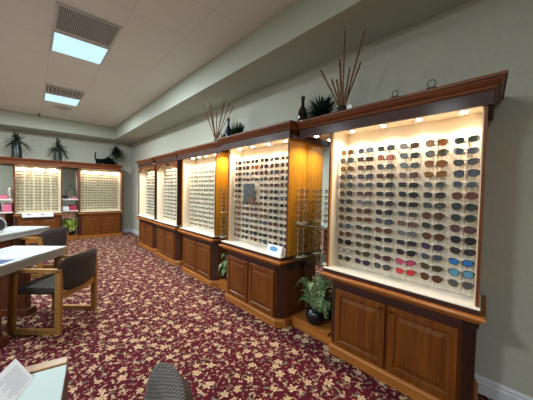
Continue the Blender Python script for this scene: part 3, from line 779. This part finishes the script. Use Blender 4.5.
# (tip positions on the plane x = 2.2)
reed_vase((2.20, 1.385, RT), [(2.13, 1.34, 2.985, 0.0087), (2.16, 1.405, 2.76, 0.0130), (2.10, 1.13, 2.885, 0.0101), (2.18, 1.20, 2.67, 0.0087), (2.17, 1.63, 2.74, 0.0101), (2.22, 1.33, 2.68, 0.0087), (2.22, 1.53, 2.63, 0.0101), (2.2, 1.46, 2.60, 0.0116)],
    'brown bundle of dried reeds standing above the nearest niche' , 'matte_black', .062, .20)
reed_vase((2.17, 3.62, RT), [(2.16, 4.04, 2.958, .008), (2.18, 3.84, 2.945, .012), (2.16, 3.98, 2.86, .007), (2.14, 3.80, 2.86, .009), (2.16, 3.38, 2.855, .011), (2.16, 3.24, 2.785, .008), (2.18, 3.18, 2.72, .007), (2.2, 3.66, 2.75, .009)],
    'tall fan of dark dried reeds standing above the second and third cabinets', 'teal_glaze', .05, .2)
def bush(name, loc, label, n, L, w, mat, seed, pot=True, sq=1., cat='plant', el=(.15, 1.35)):
    rr = random.Random(seed); r = thing(name, loc, label, cat)
    MB().lathe(loc, [(.045, 0), (.06, .05), (.055, .10), (.04, .10), (.0001, .09)], 18).build('pot', M['matte_black'], r, True)
    mb = MB(); spiky(mb, (loc[0], loc[1], loc[2] + .09), n, L, w, rr, 0, el, .45); mb.build('foliage', M[mat], r); return r
bush('artificial_plant', (2.20, 1.62, RT + .03), 'feathery dark teal plant beside the wine bottle above the nearest niche', 420, .34, .007, 'leaf_teal', 21)
bush('artificial_plant', (2.20, 3.08, RT), 'low dark green plant right of the tall reeds above the second cabinet', 320, .34, .009, 'leaf_dark', 22)
bush('artificial_plant', (2.26, 3.42, RT), 'small dark green plant tucked behind the tall reed fan', 260, .32, .009, 'leaf_teal', 23)
def bottle(loc, label, mat, h=.36, R=.038, stripe=None):
    r = thing('wine_bottle', loc, label, 'bottle'); s = h / .36
    MB().lathe(loc, [(R * .9, 0), (R, .01), (R, .20 * s), (R * .8, .235 * s), (R * .36, .27 * s), (R * .34, .34 * s), (R * .4, .342 * s), (R * .4, h), (.0001, h)], 20).build('glass_body', M[mat], r, True)
    MB().lathe((loc[0], loc[1], loc[2] + .33 * s), [(R * .43, 0), (R * .43, .032 * s), (.0001, .033 * s)], 14).build('cap', M['matte_black'], r, True)
    return r
bottle((2.17, 1.85, RT), 'dark wine bottle standing above the nearest niche, left of the teal plant', 'bottle', .40, .052)
bottle((2.12, 3.20, RT), 'violet glass bottle amid foliage above the second cabinet', 'violet_glass', .42, .045)
# little wire ring stands
for k, (yy, rr_, lb) in enumerate(((.845, .022, 'small black wire ring stand, the left one above the nearest cabinet'), (.600, .026, 'small black wire ring stand, the right one above the nearest cabinet'))):
    r = thing('wire_ring_stand', (2.07, yy, 2.226), lb, 'ornament', 'wire ring stands on the crown')
    MB().box(2.045, 2.085, yy - .03, yy + .03, 2.226, 2.246, bev=.004).build('base', M['matte_black'], r)
    pts = [(2.065, yy + rr_ * math.sin(a), 2.248 + rr_ - rr_ * math.cos(a)) for a in [2 * PI * i / 22 for i in range(23)]]
    MB().tube(pts, .0028, 6).build('wire_ring', M['matte_black'], r, True)
tg = thing('price_tag', (2.06, 1.225, 2.226), 'small round white tag standing on the crown beside the reeds', 'tag')
MB().tube([(2.055, 1.225, 2.250), (2.059, 1.225, 2.250)], .025, 18).build('tag_face', M['paper'], tg, True)

# far wall top: vases with spiky plants, cat, shrubs
def tall_vase(x, label, seed, s=1.):
    r = thing('vase_plant', (x, 9.40, RT), label, 'potted plant', 'spiky plants on the far crown'); rr = random.Random(seed)
    MB().lathe((x, 9.40, RT), [(.11 * s, 0), (.115 * s, .04), (.10 * s, .28 * s), (.07 * s, .5 * s), (.075 * s, .53 * s), (.05 * s, .53 * s), (.0001, .5 * s)], 24).build('vase', M['teal_glaze'], r, True)
    mb = MB(); spiky(mb, (x, 9.40, RT + .50 * s), 60, .42 * s, .020, rr, 0, (.05, 1.5), .8); mb.build('leaves', M['leaf_dark'], r)
tall_vase(-.28, 'dark vase with spiky leaves on the far crown, left one', 31, 1.)
tall_vase(.555, 'dark vase with spiky leaves on the far crown, right one', 32, .9)
bush('artificial_plant', (1.86, 9.45, RT), 'low dark bush on the far crown right of the cat', 260, .36, .016, 'leaf_dark', 33)
r_ = random.Random(34); tr = thing('artificial_tree', (2.02, 9.45, RT), 'small dark leafy tree on the far crown beside the corner', 'plant')
MB().tube([(2.02, 9.45, RT), (2.03, 9.45, RT + .25), (2.02, 9.44, RT + .45)], .012, 8).build('trunk', M['reed'], tr, True)
mb = MB(); spiky(mb, (2.02, 9.44, RT + .50), 220, .28, .018, r_, 0, (-.6, 1.5), .4); mb.build('foliage', M['leaf_dark'], tr)
# cat figurine
def cat(loc):
    r = thing('cat_figurine', loc, 'black cat figurine with raised tail on the far crown', 'figurine'); x, y, z = loc
    V = [(0, 0, .21), (.10, 0, .20), (.20, 0, .22), (.25, 0, .27), (.29, 0, .31), (.34, 0, .30),      # spine neck head muzzle
         (-.05, 0, .24), (-.07, 0, .33), (-.06, 0, .41), (-.04, 0, .46),                              # tail
         (-.01, .035, .12), (-.03, .035, .06), (-.01, .035, .005), (-.0, -.035, .12), (-.05, -.035, .07), (-.04, -.035, .005),
         (.20, .035, .12), (.21, .035, .005), (.20, -.035, .12), (.24, -.035, .005)]
    Ed = [(0, 1), (1, 2), (2, 3), (3, 4), (4, 5), (0, 6), (6, 7), (7, 8), (8, 9), (0, 10), (10, 11), (11, 12), (0, 13), (13, 14), (14, 15), (2, 16), (16, 17), (2, 18), (18, 19)]
    R = [.075, .07, .065, .045, .058, .03, .028, .02, .018, .016, .036, .024, .022, .036, .024, .022, .03, .02, .03, .02]
    me = bpy.data.meshes.new('cat_body'); me.from_pydata(V, Ed, []); me.materials.append(M['cat_black'])
    o = bpy.data.objects.new('cat_body', me); COL.objects.link(o); o.parent = r
    sk_ = o.modifiers.new('skin', 'SKIN')
    for v, q in zip(me.skin_vertices[0].data, R): v.radius = (q, q)
    me.skin_vertices[0].data[0].use_root = True
    sb = o.modifiers.new('sub', 'SUBSURF'); sb.levels = 1; sb.render_levels = 2
    for s in (-1, 1): MB().add([(x + .275, y + s * .03 - .012, z + .335), (x + .275, y + s * .03 + .012, z + .335), (x + .30, y + s * .028, z + .338), (x + .28, y + s * .032, z + .375)], [(0, 1, 3), (1, 2, 3), (2, 0, 3), (0, 2, 1)]).build('ear', M['matte_black'], r)
cat((1.50, 9.38, RT))

# ------------------------------------------------------------------ desks and chairs
def desk():
    """local: right end at x=0, long front edge along -x at y=0, body towards +y"""
    r = thing('desk', (0, 0, 0), '', 'desk', 'white dispensing desks')
    MB().box(-1.35, 0, 0, .62, .735, .765, bev=.004).build('desktop', M['desk_white'], r)
    MB().box(-1.34, -.008, .008, .612, .665, .735).build('apron', M['desk_edge'], r)
    for x in (-1.28, -.88 + .0):
        pass
    for x in (-.86, -.20):
        v0 = .05 if x < -.5 else .30
        l = MB().box(x - .04, x + .04, v0, .57, .06, .665, bev=.004).build('leg_panel', M['leg'], r)
        MB().box(x - .07, x + .07, v0 - .04, .60, 0, .075, bev=.006).build('foot', M['leg'], l)
    return r
M['leg'] = wood('desk_leg_cherry', (.10, .025, .010), (.17, .05, .018), 'z')
def chair():
    r = thing('armchair', (0, 0, 0), '', 'chair', 'oak framed armchairs at the desks')
    w = .305; t = .042
    for s in (-1, 1):
        x = s * (w - t / 2)
        mb = MB()
        mb.bar((x, -.235, 0.002), (x, -.245, .655), t, .052, up=(0, 1, 0)); mb.bar((x, .235, .002), (x, .200, .655), t, .052, up=(0, 1, 0))
        mb.bar((x, -.27, .65), (x, .245, .65), t, .036); mb.bar((x, -.215, .024), (x, .215, .024), t, .046)
        mb.build('side_frame', M['oak_chair'], r)
    MB().box(-w + t, w - t, -.25, -.222, .34, .415).build('seat_rail', M['oak_chair'], r)
    MB().box(-w + t, w - t, .19, .215, .34, .40).build('seat_rail', M['oak_chair'], r)
    MB().box(-w + t + .002, w - t - .002, -.22, .235, .385, .47, bev=.028).build('seat_cushion', M['fabric'], r, True)
    # curved back shell
    nx, nz = 22, 10; fr, bk = [], []
    for i in range(nx + 1):
        u = -1 + 2 * i / nx
        for j in range(nz + 1):
            v = -1 + 2 * j / nz
            # rounded rectangle mapping
            e = 4.5; m = (abs(u) ** e + abs(v) ** e) ** (1 / e) if (u or v) else 1
            k = max(abs(u), abs(v)) / m if m else 1
            uu, vv = u * k, v * k
            X = uu * .300; Z = .60 + vv * .185; edge = max(0, 1 - max(abs(u), abs(v)) ** 6)
            Y = -.292 + .075 * uu * uu - (Z - .45) * .10
            fr.append((X, Y + .028 * edge ** .4 + .004, Z)); bk.append((X, Y - .028 * edge ** .4 - .004, Z))
    N = len(fr); q = nz + 1; fs = []
    for i in range(nx):
        for j in range(nz):
            a = i * q + j; fs += [(a, a + q, a + q + 1, a + 1), (N + a, N + a + 1, N + a + q + 1, N + a + q)]
    for i in range(nx):
        for j in (0, nz): a = i * q + j; fs.append((a, a + q, N + a + q, N + a))
    for j in range(nz):
        for i in (0, nx): a = i * q + j; fs.append((a, a + 1, N + a + 1, N + a))
    MB().add(fr + bk, fs).build('backrest', M['fabric'], r, True)
    return r
dk = desk(); ch = chair(); reg(dk)
def place(o, loc, rz, label):
    o.location = loc; o.rotation_euler = (0, 0, rz); o['label'] = label; return o
dA = math.atan2(.79, .61)
dk2 = copy_tree(dk); ch2 = copy_tree(ch)
place(dk, (.325, 4.07, 0), dA, 'white topped desk with blue brochures, nearer of the two at left')
place(dk2, (.25, 6.28, 0), dA, 'white topped desk with round mirror, farther of the two at left')
place(ch, (.20, 3.705, 0), math.radians(49.5), 'oak armchair with charcoal back standing at the nearer desk')
place(ch2, (.10, 6.0, 0), math.radians(49.5), 'dark backed armchair behind the nearer desk, at the farther desk')
ch3 = thing('side_chair', (0, 0, 0), 'armless chair in checked grey fabric at the bottom edge, only its rounded backrest showing', 'chair')
for x in kids[ch]:
    if x.name.startswith(('backrest', 'seat_cushion')):
        c = x.copy(); COL.objects.link(c); c.parent = ch3; c.material_slots[0].link = 'OBJECT'; c.material_slots[0].material = M['checked']
        if x.name.startswith('backrest'): c.scale.y = 1.45; c.location.y = .13
for s_ in (-1, 1):
    MB().bar((s_ * .22, -.235, .002), (s_ * .22, -.245, .56), .036, .036, up=(0, 1, 0)).build('leg', M['oak_chair'], ch3)
    MB().bar((s_ * .22, .20, .002), (s_ * .22, .20, .40), .036, .036, up=(0, 1, 0)).build('leg', M['oak_chair'], ch3)
ch3.location = (.07, .965, 0); ch3.rotation_euler = (0, 0, math.radians(67))

def on_desk(base, rz, u, v, z=.766):
    c, s = math.cos(rz), math.sin(rz); return (base[0] + u * c - v * s, base[1] + u * s + v * c, z)
def sheet(base, u, v, w, h, rot, mat, label, name='brochure', z=.766, stripe=None, group='papers on the nearer desk'):
    p = on_desk(base, dA, u, v, z); r = thing(name, p, label, 'brochure', group, dA + rot)
    MB2 = MB().box(p[0] - w / 2, p[0] + w / 2, p[1] - h / 2, p[1] + h / 2, p[2], p[2] + .003); MB2.build('paper', M[mat], r)
    if stripe: MB().box(p[0] - w / 2 + .01, p[0] + w / 2 - .01, p[1] - h / 2 + .01, p[1] - h / 2 + h * stripe[1], p[2] + .003, p[2] + .0036).build('printed_area', M[stripe[0]], r)
D1 = (.325, 4.07)
sheet(D1, -.76, .17, .20, .28, .1, 'paper', 'white brochure with dark blue print on the nearer desk', stripe=('navy', .6))
sheet(D1, -.51, .15, .21, .29, -.15, 'paper_cool', 'pale blue sheet lying on the nearer desk')
sheet(D1, -.70, .42, .21, .28, .3, 'paper', 'white leaflet with blue block at the back of the nearer desk', stripe=('blue', .5))
D2 = (.25, 6.28)
sheet(D2, -.45, .25, .21, .29, .1, 'paper_cool', 'pale sheet lying on the farther desk', group='papers on the farther desk')
# round table mirror on the farther desk
mr = thing('table_mirror', (-.41, 5.80, .766), 'round countertop mirror with pale rim on the farther desk', 'mirror', None, math.radians(-20))
cx, cy, cz = -.41, 5.80, .700
MB().lathe((cx, cy, cz + .066), [(.08, 0), (.08, .012), (.02, .02), (.0001, .02)], 24).build('stand_base', M['metal_white'], mr, True)
MB().tube([(cx, cy, cz + .070), (cx, cy, cz + .09)], .010, 10).build('stem', M['metal_white'], mr, True)
MB().tube([(cx + .115 * math.cos(a), cy - .035 * math.sin(a), cz + .20 + .115 * math.sin(a)) for a in [2 * PI * i / 28 for i in range(29)]], .010, 8).build('rim', M['desk_white'], mr, True)
nn = 28; pts = [(cx + .11 * math.cos(2 * PI * i / nn), cy - .033 * math.sin(2 * PI * i / nn), cz + .20 + .11 * math.sin(2 * PI * i / nn)) for i in range(nn)]
MB().add(pts + [(p[0], p[1] + .006, p[2]) for p in pts], [tuple(range(nn)), tuple(reversed(range(nn, 2 * nn)))] + [(k, (k + 1) % nn, nn + (k + 1) % nn, nn + k) for k in range(nn)]).build('mirror_glass', M['mirror'], mr)
MB().add([(p[0], p[1] - .006, p[2]) for p in pts] + [(p[0], p[1] - .001, p[2]) for p in pts], [tuple(range(nn)), tuple(reversed(range(nn, 2 * nn)))] + [(k, (k + 1) % nn, nn + (k + 1) % nn, nn + k) for k in range(nn)]).build('mirror_back', M['back_dark'], mr)

# near desk at the lower left corner
nd_ = thing('desk', (-.35, 1.05, 0), 'oak edged desk with white blotter at the lower left corner', 'desk')
x1, y1 = .118, 1.425; x0, y0 = -.95, .65
MB().box(x0, x1 - .001, y0, y1 - .055, .735, .742).build('desktop', M['desk_white'], nd_)
MB().box(x0, x1, y1 - .055, y1, .70, .750, bev=.004).build('edge_trim', M['oak_desk'], nd_)
MB().box(x1 - .030, x1 - .0, y0, y1 - .056, .60, .735).build('apron', M['dark_z'], nd_)
MB().box(x1 - .070, x1 - .0, y1 - .11, y1 - .04, 0, .699).build('leg', M['dark_z'], nd_)
MB().box(x0, x0 + .04, y0, y1, 0, .70).build('side_panel', M['dark_z'], nd_)
nd_piv = Vector((.118, 1.425, 0))
def turn(o, a=-9):
    a = math.radians(a); d = o.location - nd_piv; c, s_ = math.cos(a), math.sin(a)
    o.location = (nd_piv.x + d.x * c - d.y * s_, nd_piv.y + d.x * s_ + d.y * c, o.location.z); o.rotation_euler.z += a
turn(nd_)
bl = MB().box(-.10, .116, .90, 1.362, .7425, .746).build('desk_blotter', M['paper_cool'], origin=(-.02, 1.1, .7425)); tag(bl, 'white paper pad lying on the corner desk', 'paper pad')
turn(bl)
br_ = thing('open_brochure', (-.10, 1.25, .747), 'open white brochure with one page lifted on the corner desk', 'brochure')
c0 = Vector((.003, 1.345, .7475)); c1 = Vector((-.070, 1.19, .7475)); lf = Vector((-.055, .092, .055))
n_ = Vector((0, 0, .0015))
def slab(mb, a, b, c, d):
    mb.add([a, b, c, d, a - n_, b - n_, c - n_, d - n_], [(0, 1, 2, 3), (7, 6, 5, 4), (0, 4, 5, 1), (1, 5, 6, 2), (2, 6, 7, 3), (3, 7, 4, 0)])
mb = MB(); slab(mb, c0, c1, c1 + lf, c0 + lf); mb.build('page', M['paper'], br_)
mb = MB()
for k in range(9):
    t = .12 + .08 * k; a = c0.lerp(c1, .10) + lf * t + Vector((0, 0, .0006)); b = c0.lerp(c1, .75 if k % 3 else .6) + lf * t + Vector((0, 0, .0006)); d = lf * .022
    slab(mb, a, b, b + d, a + d)
mb.build('printed_lines', plain('print_lilac', (.50, .52, .66), .7), br_)

# small goods on the far shelves and tray
def goods(name, mat, x0, x1, y, z, h, label, cat, d=.1):
    o = MB().box(x0, x1, y, y + d, z, z + h, bev=.006).build(name, M[mat], origin=((x0 + x1) / 2, y + d / 2, z)); return tag(o, label, cat)
goods('gift_box', 'paper', .66, .80, 9.42, .832, .11, 'white box on the lower shelf between the far cabinets', 'box')
goods('gift_bag', 'red', .82, .98, 9.43, .832, .13, 'crimson bag on the lower shelf between the far cabinets', 'bag')
goods('gift_box', 'matte_black', .67, .79, 9.42, 1.162, .10, 'dark box on the upper shelf between the far cabinets', 'box')
goods('gift_box', 'pink', .88, .97, 9.42, 1.162, .05, 'small pink box on the upper shelf between the far cabinets', 'box')
goods('gift_bag', 'pink', -.60, -.46, 9.42, 1.162, .10, 'pink bag on the upper shelf left of the far cabinets', 'bag')
goods('picture_frame', 'pink', -.56, -.38, 9.42, .832, .20, 'pinkish framed picture on the lower shelf left of the far cabinets', 'picture', .03)
goods('picture_frame', 'matte_black', -.80, -.62, 9.42, .832, .20, 'dark framed picture on the lower shelf left of the far cabinets', 'picture', .03)
cs = thing('crystal_stand', (-.42, 9.5, 1.161), 'glittering white crystal stand on the shelf left of the far cabinets', 'ornament')
for k in range(5): MB().lathe((-.42, 9.5, 1.161 + .06 * k), [(.05, 0), (.06, .015), (.025, .03), (.02, .06), (.0001, .06)], 12).build('crystal_tier', M['white_lam'], cs, True)
hs = thing('wire_ornament', (.86, 9.5, 1.161), 'black wire house-shaped stand on the shelf between the far cabinets', 'ornament')
MB().tube([(.76, 9.5, 1.165), (.76, 9.5, 1.42), (.82, 9.5, 1.45), (.88, 9.5, 1.58), (.94, 9.5, 1.45), (.985, 9.5, 1.42), (.985, 9.5, 1.165)], .008, 6).build('wire_frame', M['matte_black'], hs, True)
ty = thing('display_tray', (.14, 9.2, .70), 'long white tray with red marks hanging at the front of the left far cabinet', 'tray')
MB().box(-.19, .44, 9.165, 9.235, .752, .80, bev=.004).box(-.19, .44, 9.150, 9.189, .69, .80, bev=.004).build('tray_body', M['paper'], ty)
MB().box(-.10, -.02, 9.148, 9.150, .755, .775).box(.18, .25, 9.148, 9.150, .755, .775).build('red_marks', M['red'], ty)

# ------------------------------------------------------------------ camera, world, view
w = bpy.data.worlds.new('world'); S.world = w; w.use_nodes = True
w.node_tree.nodes['Background'].inputs[0].default_value = (.5, .55, .6, 1); w.node_tree.nodes['Background'].inputs[1].default_value = .2
cam = bpy.data.cameras.new('camera'); co = bpy.data.objects.new('camera', cam); COL.objects.link(co); S.camera = co
cam.sensor_width = 36; cam.lens = 259.85 / 533 * 36; cam.clip_start = .05
rt = Vector((.74202454, -.67001027, .02204243)); up = Vector((.00532762, .03877364, .99923382)); fw = Vector((.67035159, .74133858, -.03234055))
rt.normalize(); fw.normalize(); up = rt.cross(fw).normalized()
co.matrix_world = Matrix(((rt.x, up.x, -fw.x, 0), (rt.y, up.y, -fw.y, 0), (rt.z, up.z, -fw.z, 1.5), (0, 0, 0, 1)))
S.view_settings.view_transform = 'Standard'; S.view_settings.look = 'None'; S.view_settings.gamma = 1; S.view_settings.exposure = 0
S.view_settings.use_curve_mapping = False
S.cycles.use_denoising = True
S.cycles.max_bounces = 8; S.cycles.transparent_max_bounces = 12
S.cycles.sample_clamp_indirect = 8
S.cycles.caustics_reflective = False; S.cycles.caustics_refractive = False
